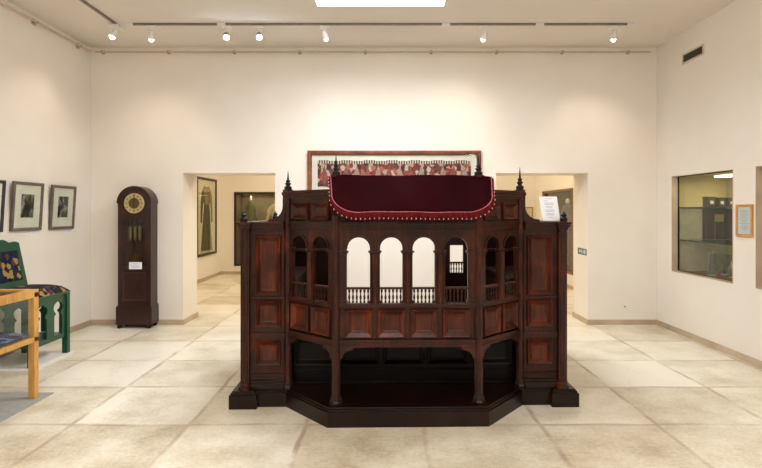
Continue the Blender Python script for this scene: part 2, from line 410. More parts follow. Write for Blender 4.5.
def finial(x, y, z, h=.155, fat=1.0, name='finial'):
    k = h/.155
    if fat == 0:
        prof = [(.030,0), (.031,.03), (.022,.036), (.018,.044), (.024,.052), (.024,.06), (.012,.07), (.006,.085)]; k = 1; fat = 1
    else:
        prof = [(.029,0), (.030,.024), (.017,.03), (.015,.038), (.024,.047), (.024,.052), (.013,.06), (.018,.068), (.017,.074), (.009,.082), (.006,.11), (.0015,.155)]; fat *= 1.05
    mm = MB(); mm.lathe([(r_*fat, q*k) for r_, q in prof], 14)
    o = mm.build(name, M['blackwood'], BIM, True); o.location = (x, y, z); return o
def post(x, y, ztop, w=.034, base=.142):
    mm = MB()
    mm.lathe([(w, base+.07), (w, ztop-.03), (w*1.25, ztop-.02), (w*1.35, ztop)], 8, x, y, rot=PI/8)
    mm.build('post', W, BIM)
    mm = MB(); mm.lathe([(w*1.55, base), (w*1.55, base+.02), (w*1.4, base+.028), (w*1.32, base+.045), (w*1.12, base+.062), (w*1.02, base+.078)], 8, x, y, rot=PI/8)
    return mm.build('post_base', DW, BIM)
for s in (-1, 1):
    post(s*U1, 0, 1.87); finial(s*U1, 0, 1.87)
    post(s*U2, V2+.0, 1.775); finial(s*U2, V2, 1.775, .155 if s < 0 else .19)

def bracket(mm, x, z, sgn, w=.12, h=.11, y0=-.018, y1=.018):
    pts = [(0,0), (w,0), (w,-.016), (w*.82,-.022)]
    for i in range(7):
        a = i/6*PI/2
        pts.append((w*.80*(1-math.sin(a))+.02, -.024-(h-.04)*(1-math.cos(a))))
    pts += [(.012,-h), (0,-h)]
    mm.prism([(x+sgn*px, z+pz) for px, pz in pts], y0, y1)

def baluster_mesh():
    mm = MB(); mm.lathe([(.008,0), (.008,.012), (.004,.02), (.0085,.04), (.0085,.05), (.004,.066), (.0045,.078), (.009,.088), (.008,.105)], 8)
    o = mm.build('baluster', M['wood'], None, True); return o
BAL = None
def balusters(parent, mat4, xs, z):
    global BAL
    for x in xs:
        if BAL is None:
            BAL = baluster_mesh(); o = BAL; o.parent = parent
        else: o = dup(BAL, parent)
        o.location = mat4 @ Vector((x, 0, z))

def raised(mat4, x0, x1, z0, z1, y=-.0, deep=1.0, mat=None):
    mm = MB(); mm.m = mat4
    s = min(1, min(x1-x0, z1-z0)/.16)
    mm.rings_rect(x0, x1, z0, z1, [(0, y+.004), (.001, y-.018), (.006*s, y-.025*deep), (.012*s, y-.022*deep), (.036*s, y-.003), (.042*s, y-.003), (.045*s, y-.007), (.052*s, y-.004)])
    return mm.build('panel', mat or PW, BIM)

def arch_strip(mm, cx, r_, spring, x0, x1, ztop, y0, y1, seg=14):
    pts = [(cx - r_*math.cos(PI*i/seg), spring + r_*math.sin(PI*i/seg)) for i in range(seg+1)]
    mm.prism([(x0, spring), pts[0], (pts[0][0], ztop), (x0, ztop)], y0, y1)
    for i in range(seg):
        mm.prism([pts[i], pts[i+1], (pts[i+1][0], ztop), (pts[i][0], ztop)], y0, y1)
    mm.prism([pts[-1], (x1, spring), (x1, ztop), (pts[-1][0], ztop)], y0, y1)
def archivolt(mm, cx, r_, spring, t, y0, y1, seg=14):
    for i in range(seg):
        a, c = PI*i/seg, PI*(i+1)/seg
        mm.prism([(cx-r_*math.cos(a), spring+r_*math.sin(a)), (cx-r_*math.cos(c), spring+r_*math.sin(c)), (cx-(r_+t)*math.cos(c), spring+(r_+t)*math.sin(c)), (cx-(r_+t)*math.cos(a), spring+(r_+t)*math.sin(a))], y0, y1)

def arcade_wall(p0, p1, n, nb, brackets=True, pitch=.246, r_=.085, toppan=True):
    m4, L = frame_mat(p0, p1); c0 = L/2 - pitch*(n-1)/2
    e0, e1 = .025, L-.025
    mm = MB(); mm.m = m4
    mm.box(e0, e1, -.02, .02, .585, .628); mm.box(e0, e1, -.028, .02, .573, .588); mm.box(e0, e1, -.026, .02, .618, .628)
    mm.build('lower_beam', W, BIM, bevel=.002)
    mm = MB(); mm.m = m4; mm.box(e0, e1, 0, .022, .628, .872); mm.build('panel_board', W, BIM)
    for i in range(n):
        cx = c0+pitch*i; raised(m4, cx-.105, cx+.105, .643, .857)
    mm = MB(); mm.m = m4; mm.box(e0, e1, -.022, .024, .870, .902); mm.box(e0, e1, -.028, .024, .882, .893); mm.build('sill_rail', W, BIM, bevel=.002)
    # pilasters with capitals
    xs = [c0+pitch*(i-.5) for i in range(1, n)]
    for x in [c0-pitch/2]+xs+[c0+pitch*(n-.5)]:
        mm = MB(); mm.m = m4
        w_ = .038 if x in xs else .034
        lo, hi = max(x-w_, 0.0), min(x+w_, L)
        mm.box(lo, hi, -.014, .016, .902, 1.285)
        mm.lathe([(w_*.8, .905), (w_*.8, 1.28)], 12, x, -.008) if x in xs else None
        mm.box(max(lo-.004, 0), hi+.004, -.02, .02, 1.272, 1.28); mm.box(max(lo-.012, 0), hi+.012, -.026, .022, 1.285, 1.300); mm.box(lo, hi, -.014, .016, 1.300, 1.318); mm.box(max(lo-.006,0), hi+.006, -.02, .02, .902, .925)
        mm.build('pilaster', W, BIM, bevel=.0015)
    bs = empty('balustrade', (0,0,0)); bs.parent = BIM
    mm = MB(); mm.m = m4
    for i in range(n):
        cx = c0+pitch*i; mm.box(cx-r_-.004, cx+r_+.004, -.012, .012, 1.008, 1.024)
    mm.build('handrail', W, bs)
    for i in range(n):
        cx = c0+pitch*i; balusters(bs, m4, [cx+(k-(nb-1)/2)*(.172/nb) for k in range(nb)], .903)
    mm = MB(); mm.m = m4
    for i in range(n):
        cx = c0+pitch*i
        arch_strip(mm, cx, r_, 1.316, e0 if i == 0 else cx-pitch/2, e1 if i == n-1 else cx+pitch/2, 1.455, -.012, .014)
        archivolt(mm, cx, r_, 1.316, .014, -.02, -.010)
    mm.build('arches', W, BIM)
    mm = MB(); mm.m = m4
    mm.box(e0, e1, -.016, .018, 1.455, 1.52); mm.box(e0, e1, -.026, .02, 1.50, 1.52); mm.box(e0, e1, -.022, .02, 1.455, 1.465)
    mm.box(e0, e1, 0, .02, 1.52, 1.735)
    mm.build('frieze', W, BIM, bevel=.002)
    for i in range(n):
        cx = c0+pitch*i; raised(m4, cx-.1, cx+.1, 1.53, 1.665)
    mm = MB(); mm.m = m4
    for (o_, z0, z1) in ((.018, 1.70, 1.72), (.03, 1.72, 1.745), (.045, 1.745, 1.765)): mm.box(-.0, L, -o_, .03, z0, z1)
    mm.build('cornice', W, BIM, bevel=.002)
    if brackets:
        for x, sg in ((.03, 1), (L-.03, -1)):
            mm = MB(); mm.m = m4; bracket(mm, x, .573, sg, .10, .088); mm.build('bracket', W, BIM)
arcade_wall((-U1, 0), (U1, 0), 4, 6)
arcade_wall((-U2, V2), (-U1, 0), 2, 5)
arcade_wall((U1, 0), (U2, V2), 2, 5)

# wings
def wing(s):
    a, c = (s*U2, s*(U3+.005))
    x0, x1 = min(a, c), max(a, c)
    m4 = Matrix.Translation((0, V2, 0))
    mm = MB(); mm.m = m4; mm.box(x0, x1, 0, .03, .142, 1.47); mm.build('wing_board', W, BIM)
    pc = s*1.12
    for z0, z1 in ((.905, 1.40), (.645, .865), (.335, .535)):
        raised(m4, pc-.105, pc+.105, z0, z1, deep=1.2)
    # inner long field line of the tall panel
    mm = MB(); mm.m = m4; mm.box(x0, x1, -.016, .01, .875, .892); mm.build('rail', W, BIM, bevel=.002)
    mm = MB(); mm.m = m4; mm.box(x0, x1, -.016, .01, .555, .6); mm.box(x0, x1, -.022, .01, .57, .585); mm.build('rail', W, BIM, bevel=.002)
    mm = MB(); mm.m = m4
    mm.box(x0, x1, -.018, .01, .24, .262); mm.box(x0, x1, -.028, .01, .142, .19); mm.box(x0, x1, -.02, .01, .19, .21); mm.build('base_moulding', DW, BIM, bevel=.004)
    # corner column
    cx = s*1.305; mm = MB(); mm.m = m4
    mm.box(cx-.034, cx+.034, -.045, .03, .20, 1.45)
    mm.lathe([(.056,.142), (.056,.165), (.048,.17), (.044,.2), (.036,.205), (.034,.23), (.034,1.42), (.04,1.43), (.046,1.45)], 16, cx, -.02)
    mm.build('corner_column', W, BIM, True)
    mm = MB()
    for k, (o_, z0, z1) in enumerate(((.0, 1.445, 1.465), (.015, 1.465, 1.49), (.03, 1.49, 1.51))):
        u0, u1 = sorted((s*(U2+.035), s*(1.33+o_*.4)))
        mm.box(u0, u1, V2-.025-o_, V2+.07, z0, z1)
        w0, w1 = sorted((cx-.04-o_*.6, cx+.04+o_*.6)); mm.box(w0, w1, V2-.06-o_, V2+.03, z0, z1)
        w0, w1 = sorted((s*1.25, s*(1.33+o_*.4))); mm.box(w0, w1, V2+.07, V3+.03, z0, z1)
    mm.build('wing_cornice', W, BIM, bevel=.002)
    finial(cx+s*.014, V2-.02, 1.51, .085, 0); finial(s*1.29, V3-.02, 1.51, .085, 0)
    # concave scroll bracket rising to the post
    pts = [(U2+.028, 1.51), (U2+.028, 1.755), (U2+.05, 1.755), (U2+.05, 1.735), (U2+.042, 1.72), (U2+.042, 1.64)]
    for i in range(9):
        t = i/8*PI/2; pts.append((U2+.042+.105*(1-math.cos(t)), 1.64-.108*math.sin(t)))
    pts += [(U2+.16, 1.53), (U2+.165, 1.51)]
    mm = MB(); mm.prism([(s*x, z) for x, z in pts], V2-.015, V2+.02); mm.build('scroll_bracket', W, BIM)
    # side wall with three panels outside
    u0, u1 = sorted((s*1.28, s*1.315)); mm = MB(); mm.box(u0, u1, V2+.03, V3+.02, .142, 1.46); mm.build('side_wall', W, BIM)
    p0, p1 = ((s*1.315, V3), (s*1.315, V2+.03)) if s < 0 else ((s*1.315, V2+.03), (s*1.315, V3))
    m4, L = frame_mat(p0, p1)
    for k in range(3):
        x = L/6*(2*k+1)
        for z0, z1 in ((.905, 1.40), (.645, .865), (.30, .55)): raised(m4, x-.16, x+.16, z0, z1)
    # inner bench
    u0, u1 = sorted((s*.93, s*1.29)); mm = MB(); mm.box(u0, u1, .55, 1.58, .60, .99); mm.box(u0-.015 if s > 0 else u0, u1 if s > 0 else u1+.015, .54, 1.59, .99, 1.02); mm.build('bench', M['darkwood'], BIM, bevel=.003)
for s in (-1, 1): wing(s)
# recessed back under the floor
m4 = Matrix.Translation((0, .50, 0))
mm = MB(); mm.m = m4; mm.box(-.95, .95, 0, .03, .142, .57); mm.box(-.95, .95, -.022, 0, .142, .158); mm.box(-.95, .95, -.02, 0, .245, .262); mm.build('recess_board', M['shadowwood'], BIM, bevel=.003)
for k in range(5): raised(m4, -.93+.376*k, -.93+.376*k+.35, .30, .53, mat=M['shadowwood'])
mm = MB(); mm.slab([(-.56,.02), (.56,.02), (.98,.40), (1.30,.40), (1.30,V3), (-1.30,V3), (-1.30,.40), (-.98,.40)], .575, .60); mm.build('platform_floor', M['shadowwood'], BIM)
# rear screens beside the entrance
def rear_screen(x0, x1, wins):
    mm = MB()
    holes = [(w[0], w[1], w[2], w[3]) for w in wins]
    grid_wall(x0, x1, .142, 1.46, holes, lambda a, c, z0, z1: mm.box(a, c, V3, V3+.03, z0, z1))
    mm.build('rear_screen', DW, BIM)
    mm = MB(); mm.box(x0-.01, x1+.01, V3-.02, V3+.05, 1.46, 1.51); mm.build('rear_cornice', DW, BIM, bevel=.003)
    bs = empty('balustrade', (0, V3+.015, 0)); bs.parent = BIM
    for w in wins:
        k = max(3, int((w[1]-w[0])/.024)); 
        balusters(bs, Matrix.Identity(4), [w[0]+(w[1]-w[0])*(i+.5)/k for i in range(k)], w[2]-.003)
        mm = MB(); mm.box(w[0], w[1], -.013, .013, w[2]+.1, w[2]+.117); mm.build('handrail', W, bs)
rear_screen(.43, 1.32, [(.565, .705, .94, 1.235)])
rear_screen(-1.32, -.58, [])
for x in (.43, -.58):
    mm = MB(); mm.box(x-.03, x+.03, V3-.02, V3+.04, .142, 1.56); mm.build('door_post', W, BIM, bevel=.003)
for s, u0, u1 in ((-1, -1.29, -.62), (1, .75, 1.29)):
    mm = MB(); mm.box(u0, u1, V3-.05, V3-.001, 1.17, 1.20); mm.build('back_rail', M['steel'] if 0 else W, BIM, bevel=.003)
mm = MB(); mm.box(-.55, .40, V3+.03, V3+.30, .142, .43); mm.box(-.55, .40, V3+.30, V3+.52, 0, .28); mm.build('entrance_steps', DW, BIM, bevel=.004)
# sloping desk board that carries the velvet
def desk_pt(s_, t):                 # s_ across, t 0 (top) .. 1 (bottom)
    return Vector((s_, -.03-.19*t, 1.862-.277*t))
mm = MB(); mm.m = Matrix(((1,0,0,0), (0,1,0,0), (0,0,1,0), (0,0,0,1)))
a = [mm.v(x, y, z) for (x, y, z) in ((-.56,-.01,1.845), (.56,-.01,1.845), (.56,-.18,1.60), (-.56,-.18,1.60), (-.56,-.01,1.56), (.56,-.01,1.56))]
mm.f([a[0],a[1],a[2],a[3]]); mm.f([a[3],a[2],a[5],a[4]]); mm.f([a[4],a[5],a[1],a[0]]); mm.f([a[0],a[3],a[4]]); mm.f([a[1],a[5],a[2]])
mm.build('desk_board', DW, BIM)
mm = MB(); mm.box(-.56, .56, -.005, .06, 1.765, 1.855); mm.build('desk_ledge', DW, BIM, bevel=.003)

# velvet cover
VEL = empty('velvet_cover', (.212, 4.13, 0), .02, 'dark burgundy velvet cover with crimson beaded fringe draped over the platform desk', 'cloth')
HW = .606
def outline(n=18):
    pts = []
    R = .17; th = math.hypot(.19, .277)
    pts.append((-HW, 0)); 
    for i in range(1, 6): pts.append((-HW+.016*i/5, (1-R/th)*i/5))
    for i in range(1, n+1):
        a = i/n*PI/2; pts.append((-HW+.016+R*1.15*(1-math.cos(a)), 1-R/th*(1-math.sin(a))))
    left = pts[:]
    mid = [(-HW+.016+R*1.15 + (2*(HW-.016-R*1.15))*i/40, 1) for i in range(1, 40)]
    right = [(-x, t) for x, t in reversed(left)]
    return left + mid + right
OL = outline()
def cloth3(s_, t, lift=0):
    p = desk_pt(s_, t); nrm = Vector((0, -.277, .19)).normalized()
    edge = max(0, abs(s_)-HW+.10)/.10
    sag = .010*math.sin(s_*9+t*3)*.4 + .006*math.sin(s_*23-t*5)*.4
    return p + nrm*(lift+sag-.018*edge*edge)
mm = MB(); NT = 14
import bisect
# grid fill: for each outline column pair, rows from top to outline
cols_ = sorted(set(round(x, 5) for x, t in OL))
def tmax(x):
    ax = -abs(x)
    Lp = [p for p in OL if p[0] <= 0]
    for i in range(len(Lp)-1):
        if Lp[i][0] <= ax <= Lp[i+1][0]+1e-6 and Lp[i+1][0] > Lp[i][0]:
            k = (ax-Lp[i][0])/(Lp[i+1][0]-Lp[i][0]); return Lp[i][1]+k*(Lp[i+1][1]-Lp[i][1])
    return 1
grid = [[mm.v(*cloth3(x, tmax(x)*j/NT, .012)) for j in range(NT+1)] for x in cols_]
gtop = [mm.v(x, .06, 1.862) for x in cols_]; gback = [mm.v(x, .065, 1.80) for x in cols_]
for i in range(len(cols_)-1):
    for j in range(NT): mm.f([grid[i][j], grid[i][j+1], grid[i+1][j+1], grid[i+1][j]])
    mm.f([gtop[i], grid[i][0], grid[i+1][0], gtop[i+1]]); mm.f([gback[i], gtop[i], gtop[i+1], gback[i+1]])
bmesh.ops.remove_doubles(mm.bm, verts=mm.bm.verts[:], dist=.0004)
vo = mm.build('velvet', M['velvet'], VEL, True)
so = vo.modifiers.new('thick', 'SOLIDIFY'); so.thickness = .006; so.offset = -1
# cord along the edge
pts = [cloth3(x, t, .014) for x, t in OL]
mm = MB(); mm.tube(pts, .0032, 6); mm.build('cord', M['cord'], VEL, True)
# fringe band
def resample(P, step):
    out = [P[0]]; acc = 0
    for i in range(len(P)-1):
        a, c = P[i], P[i+1]; L = (c-a).length; pos = step-acc
        while pos <= L: out.append(a + (c-a)*(pos/L)); pos += step
        acc = (acc+L) % step
    return out
P = resample(pts, .011)
mm = MB(); prev = None; beads = []
for i, p in enumerate(P):
    d_ = (P[min(i+1, len(P)-1)] - P[max(i-1, 0)]).normalized()
    side = 1 if p.x > 0 else -1
    down = abs(d_.x)
    w_ = .020 + .042*min(1, down*1.2)
    out = Vector((side*(1-down)*1.0, -.10, -(.45+.55*down))).normalized()
    q1 = p + out*w_*.55 + Vector((0, -.004, 0)); tip = w_*(1.0 if i % 3 else .80)
    q2 = p + out*tip + Vector((0, .006, 0))
    vs = [mm.v(*p), mm.v(*q1), mm.v(*q2)]
    if prev:
        mm.f([prev[0], prev[1], vs[1], vs[0]]); mm.f([prev[1], prev[2], vs[2], vs[1]])
    prev = vs
    if i % 3 == 1: beads.append(p + out*w_*.78 + Vector((0, -.008, 0)))
fo = mm.build('fringe', M['fringe'], VEL, True); so = fo.modifiers.new('thick', 'SOLIDIFY'); so.thickness = .003
b0 = None
for q in beads:
    if b0 is None:
        mm = MB(); mm.lathe([(.0005,-.006), (.0022,-.004), (.003,0), (.0022,.004), (.0005,.006)], 8); b0 = mm.build('bead', M['bead'], VEL, True); b0.location = q
    else: dup(b0, VEL, q)

# paper notice on the right wing
r = empty('paper_notice', (1.485, 4.60, 1.518), 0, 'white printed sheet in a clear stand on the right wing top', 'notice')
def leaned(name, mat, y, x0, x1, z0, z1, parent, lx=-.07, ly=.25):
    mm = MB()
    for (a, c) in ((y, y-.002),):
        v = [mm.v(x+lx*z, yy+ly*z, z) for yy in (a, c) for (x, z) in ((x0,z0), (x1,z0), (x1,z1), (x0,z1))]
        mm.f(v[:4]); mm.f(v[4:][::-1])
        for i in range(4): j = (i+1) % 4; mm.f([v[i], v[4+i], v[4+j], v[j]])
    return mm.build(name, mat, parent)
leaned('sheet', M['paper'], -.02, -.145, .005, 0, .205, r)
mm = MB()
for k, (w0, w1, z) in enumerate([(.3,.7,.185), (.2,.45,.165), (.25,.75,.147), (.25,.75,.136), (.25,.7,.118), (.35,.65,.107), (.25,.75,.088), (.25,.75,.077), (.3,.7,.058), (.25,.72,.047), (.35,.65,.028)]):
    xa, xb = -.145+.15*w0, -.145+.15*w1; y = -.0235
    v = [mm.v(x-.07*zz, y+.25*zz, zz) for x, zz in ((xa, z), (xb, z), (xb, z+.004), (xa, z+.004))]; mm.f(v)
mm.build('printed_lines', M['ink'], r)
mm = MB(); mm.box(-.145, .005, -.03, .04, -.005, 0); mm.build('stand_foot', M['glassitem'], r)

# ------------------------------------------------------------------ framed textile on back wall
def framed(name, label, cat, mat4, w, h, fw, mats, depth=.03, matb=0, inner=None, group=None):
    r = bpy.data.objects.new(name, None); col.objects.link(r); r.matrix_world = mat4; tag(r, label, cat, group)
    mm = MB()
    prof = [(0, .0), (0, -depth), (fw*.25, -depth-.006), (fw*.8, -depth-.003), (fw, -depth+.010), (fw, -.004)]
    rs = [[mm.v(-w/2+i, y, i), mm.v(w/2-i, y, i), mm.v(w/2-i, y, h-i), mm.v(-w/2+i, y, h-i)] for i, y in prof]
    for k in range(len(rs)-1):
        for i in range(4): j = (i+1) % 4; mm.f([rs[k][i], rs[k][j], rs[k+1][j], rs[k+1][i]])
    mm.f(rs[0]); 
    mm.build('frame', mats[0], r)
    mm = MB(); mm.box(-w/2+fw-.002, w/2-fw+.002, -.010, -.006, fw-.002, h-fw+.002); mm.build('backing', mats[1], r)
    mm = MB(); mm.box(-w/2+fw*.8, w/2-fw*.8, -depth+.006, -depth+.008, fw*.8, h-fw*.8); mm.build('glazing', M['glass'], r)
    return r
wX = (308-383)*.01407, (480.5-383)*.01407
r = framed('framed_textile', 'wide reddish wooden frame holding an antique red woven textile band', 'framed textile', Matrix.Translation(((wX[0]+wX[1])/2, YB-.012, 1.80)), wX[1]-wX[0], .645, .058, (M['framewood'], M['offwhite']), .045)
mm = MB(); n = 60
xs = [-1.075+2.15*i/n for i in range(n+1)]
top = [.508+.007*math.sin(i*.7)+.004*math.sin(i*2.1) for i in range(n+1)]; bot = [.14+.006*math.sin(i*.9) for i in range(n+1)]
for i in range(n): mm.prism([(xs[i], bot[i]), (xs[i+1], bot[i+1]), (xs[i+1], top[i+1]-.045), (xs[i], top[i]-.045)], -.018, -.011)
mm.build('textile', M['textile'], r)
mm = MB()
for i in range(n): mm.prism([(xs[i], top[i]-.047), (xs[i+1], top[i+1]-.047), (xs[i+1], top[i+1]), (xs[i], top[i])], -.017, -.011)
mm.build('striped_border', M['stripes'], r)
for k in range(14):
    x = -.98+.151*k; mm = MB()
    mm.prism([(x-.045,.30), (x-.02,.38), (x,.445), (x+.02,.38), (x+.045,.30), (x+.02,.22), (x,.16), (x-.02,.22)], -.0195, -.0175)
    mm.build('motif', M['motif_a'] if k % 2 else M['motif_b'], r)

# ------------------------------------------------------------------ longcase clock
CL = empty('longcase_clock', (-3.395, 7.55, 0), 0, 'tall arched dark wooden longcase clock standing against the back wall', 'clock')
CW = M['clockwood']; R_ = .225; fy = -.11
mm = MB(); arc = [(R_*math.cos(PI*i/24), 1.705+R_*math.sin(PI*i/24)) for i in range(25)]
mm.prism([(-R_, .04)]+[(R_, .04)]+arc, fy+.045, .11); mm.build('case', CW, CL, True)
mm = MB()
mm.prism([(-R_, 1.48), (R_, 1.48)]+arc, fy, fy+.046)
mm.box(-R_, -.14, fy, fy+.046, .84, 1.48); mm.box(.14, R_, fy, fy+.046, .84, 1.48); mm.box(-R_, R_, fy, fy+.046, .28, .84)
mm.build('front', CW, CL)
mm = MB()
for i in range(24):
    a, c = PI*i/24, PI*(i+1)/24
    mm.prism([(R_*.93*math.cos(a), 1.705+R_*.93*math.sin(a)), (R_*.93*math.cos(c), 1.705+R_*.93*math.sin(c)), ((R_+.012)*math.cos(c), 1.705+(R_+.012)*math.sin(c)), ((R_+.012)*math.cos(a), 1.705+(R_+.012)*math.sin(a))], fy-.014, .11)
mm.build('hood_moulding', CW, CL)
mm = MB(); mm.box(-.245, .245, fy-.02, .11, .05, .29); mm.prism([(-.245,.29), (.245,.29), (.228,.31), (-.228,.31)], fy-.014, .11); mm.build('plinth', CW, CL, bevel=.004)
mm = MB(); mm.rings_rect(-.17, .17, .36, .78, [(0, fy+.002), (.004, fy-.008), (.016, fy-.008), (.03, fy-.001), (.05, fy-.001)]); mm.build('lower_panel', CW, CL)
f0 = None
for x in (-.2, .2):
    for y in (fy, .08):
        mm = MB(); mm.lathe([(.022,0), (.032,.012), (.032,.035), (.02,.052)], 14, x, y); mm.build('foot', M['blackwood'], CL, True)
D = empty('dial', (0, fy, 1.705)); D.parent = CL
mm = MB(); mm.m = Matrix.Rotation(PI/2, 4, 'X'); mm.lathe([(.138,0), (.138,.008), (.13,.014), (.124,.010), (.085,.010), (.083,.013), (.079,.010), (.002,.010)], 40); mm.build('dial_plate', plain('dull_gilt_dial', (186,170,118), .45, .2), D, True)
mm = MB(); mm.m = Matrix.Rotation(PI/2, 4, 'X'); mm.lathe([(.074,.0095), (.074,.0115), (.001,.0115)], 36); mm.build('dial_centre', plain('dial_centre_dark', (96,78,46), .4, .6), D, True)
for k in range(12):
    mm = MB(); a = PI*k/6; mm.m = Matrix.Rotation(a, 4, 'Y')
    if k % 3 == 0: mm.box(-.009, -.004, -.0135, -.010, .09, .118); mm.box(.004, .009, -.0135, -.010, .09, .118)
    else: mm.box(-.004, .004, -.0135, -.010, .09, .118)
    mm.build('numeral', M['black'], D)
for a, L_, w_ in ((PI, .065, .005), (.05, .11, .0035)):
    mm = MB(); mm.m = Matrix.Rotation(a, 4, 'Y'); mm.prism([(-w_,-.015), (w_,-.015), (w_*1.3, L_*.6), (0, L_), (-w_*1.3, L_*.6)], -.018, -.016); mm.build('hand', M['black'], D)
for x in (-.065, 0, .065):
    mm = MB(); mm.tube([(x, fy+.03, 1.47), (x, fy+.03, 1.38)], .0015, 6); mm.lathe([(.004,1.39), (.021,1.375), (.021,1.21), (.008,1.20), (.004,1.19)], 16, x, fy+.026); mm.build('weight', plain('tarnished_brass', (120,104,72), .4, .5), CL, True)
mm = MB(); mm.box(-.004, .004, fy+.038, fy+.041, .98, 1.25); mm.m = Matrix.Translation((0, fy+.042, .95)) @ Matrix.Rotation(PI/2, 4, 'X'); mm.lathe([(.05,0), (.048,.006), (.002,.01)], 24); mm.build('pendulum', plain('dull_brass', (96,74,40), .4, .8), CL, True)
mm = MB(); mm.box(-.15, .15, fy-.002, fy, .83, 1.49); mm.build('door_glass', M['glass'], CL)
r = empty('caption_card', (-3.375, 7.432, .855), 0, 'small white caption card on the front of the tall clock', 'card')
mm = MB(); mm.box(-.088, .088, -.002, 0, -.048, .048); mm.build('card', M['paper'], r)
mm = MB()
for z, w_ in ((.026,.03), (.006,.06), (-.010,.05), (-.026,.055)): mm.box(-w_, w_, -.003, -.002, z-.002, z+.002)
mm.build('printed_lines', M['ink'], r)

# ------------------------------------------------------------------ photographs on left wall
def left_frame(y0, y1, ztop, zbot, mats, photo, label, name='framed_photograph'):
    w, h = y1-y0, ztop-zbot
    # local x -> world +Y, local -y (front) -> world +X, local z up, leaning out at the top
    rot = Matrix.Rotation(PI/2, 4, 'Z')
    tilt = Matrix.Rotation(math.radians(3.6), 4, 'X')
    m4 = Matrix.Translation((XL+.004, (y0+y1)/2, zbot)) @ rot @ tilt
    r = framed(name, label, 'framed photograph', m4, w, h, .035, mats, .025, group='framed photographs on the left wall')
    mm = MB(); mm.box(-w*.21, w*.21, -.0125, -.0095, h*.27, h*.75); mm.build('photograph', photo, r)
    mm = MB(); mm.rings_rect(-w*.21-.01, w*.21+.01, h*.27-.01, h*.75+.01, [(0,-.0105), (.004,-.0115)]); mm.build('mat_bevel', M['offwhite'], r)
    return r
left_frame(5.985, 6.515, 1.932, 1.375, (M['taupe'], M['offwhite']), M['photo1'], 'taupe framed black and white photograph, nearer of the two beside the green chair')
left_frame(6.685, 7.20, 1.925, 1.37, (M['taupe'], M['offwhite']), M['photo2'], 'taupe framed black and white photograph, closest to the tall clock')
left_frame(5.30, 5.855, 1.93, 1.375, (M['navyframe'], M['offwhite']), M['photo3'], 'dark navy framed picture cut off by the left edge of the photo')
for y, z, lb in ((6.40, 1.335, 'tiny white caption card under the nearer taupe framed photograph'), (7.12, 1.325, 'tiny white caption card under the photograph closest to the clock')):
    r = empty('caption_card', (XL, y, z), 0, lb, 'card')
    mm = MB(); mm.box(0, .004, -.06, .06, -.022, .022); mm.build('card', M['paper'], r)
    mm = MB(); mm.box(.004, .005, -.04, .03, .004, .007); mm.box(.004, .005, -.04, .02, -.006, -.003); mm.build('printed_lines', M['ink'], r)

# ------------------------------------------------------------------ green painted chair on white plinth
tagp = empty('display_plinth', (-3.78, 5.72, 0), 0, 'low white plinth on the floor under the green chair', 'plinth')
mm = MB(); mm.box(-.31, .31, -.38, .39, 0, .035); mm.build('plinth_board', M['white'], tagp, bevel=.003)
CH = empty('painted_chair', (-3.735, 5.74, .035), 0, 'green painted wooden chair with cusped arches and blue tapestry seat', 'chair')
G = M['green']
for x in (-.225, .225):
    for y in (-.295, .295):
        mm = MB(); mm.box(x-.03, x+.03, y-.028, y+.028, 0, .66); mm.build('leg', G, CH, bevel=.003)
def keyhole_w(z):                      # half width of the opening at height z (0..1)
    if z < .56: return .80
    if z < .66: return .80-.45*(z-.56)/.10
    c, rr_ = .80, .17
    dz = (z-c)/rr_
    if abs(dz) >= 1: return .35 if z < c else 0
    return max(.35 if z < c-.05 else 0, .92*math.sqrt(1-dz*dz))
def arched_panel(p0, p1, n, z0, z1):
    m4, L = frame_mat(p0, p1); pitch = L/n; hw = pitch*.33
    mm = MB(); mm.m = m4
    N = 28; zs = [z0+(z1-z0)*i/N for i in range(N+1)]
    for k in range(n):
        c = pitch*(k+.5)
        for i in range(N):
            w0, w1 = hw*keyhole_w(i/N), hw*keyhole_w((i+1)/N)
            for sg in (-1, 1):
                mm.prism([(c+sg*w0, zs[i]), (c+sg*pitch/2, zs[i]), (c+sg*pitch/2, zs[i+1]), (c+sg*w1, zs[i+1])], -.01, .01)
    mm.box(0, L, -.01, .01, z1, .66)
    return mm.build('arched_panel', G, CH)
arched_panel((.225, -.27), (.225, .27), 2, .23, .60)
arched_panel((-.2, -.295), (.2, -.295), 2, .23, .60)
arched_panel((-.2, .295), (.2, .295), 2, .23, .60)
mm = MB(); mm.box(-.2, .235, -.27, .27, .18, .23); mm.build('lower_shelf', G, CH, bevel=.003)
mm = MB(); mm.box(-.25, .255, -.325, .325, .655, .685); mm.build('seat_frame', G, CH, bevel=.003)
mm = MB(); nx, ny = 8, 10; g = []
for i in range(nx+1):
    row = []
    for j in range(ny+1):
        a, c = i/nx*2-1, j/ny*2-1
        row.append(mm.v(.0025+.25*a, .322*c, .685+.075*(1-a**8)*(1-c**8)+.015*(1-a*a)*(1-c*c)))
    g.append(row)
for i in range(nx):
    for j in range(ny): mm.f([g[i][j], g[i+1][j], g[i+1][j+1], g[i][j+1]])
mm.box(-.2475, .2525, -.322, .322, .680, .6855)
mm.build('seat_cushion', M['upholstery'], CH, True)
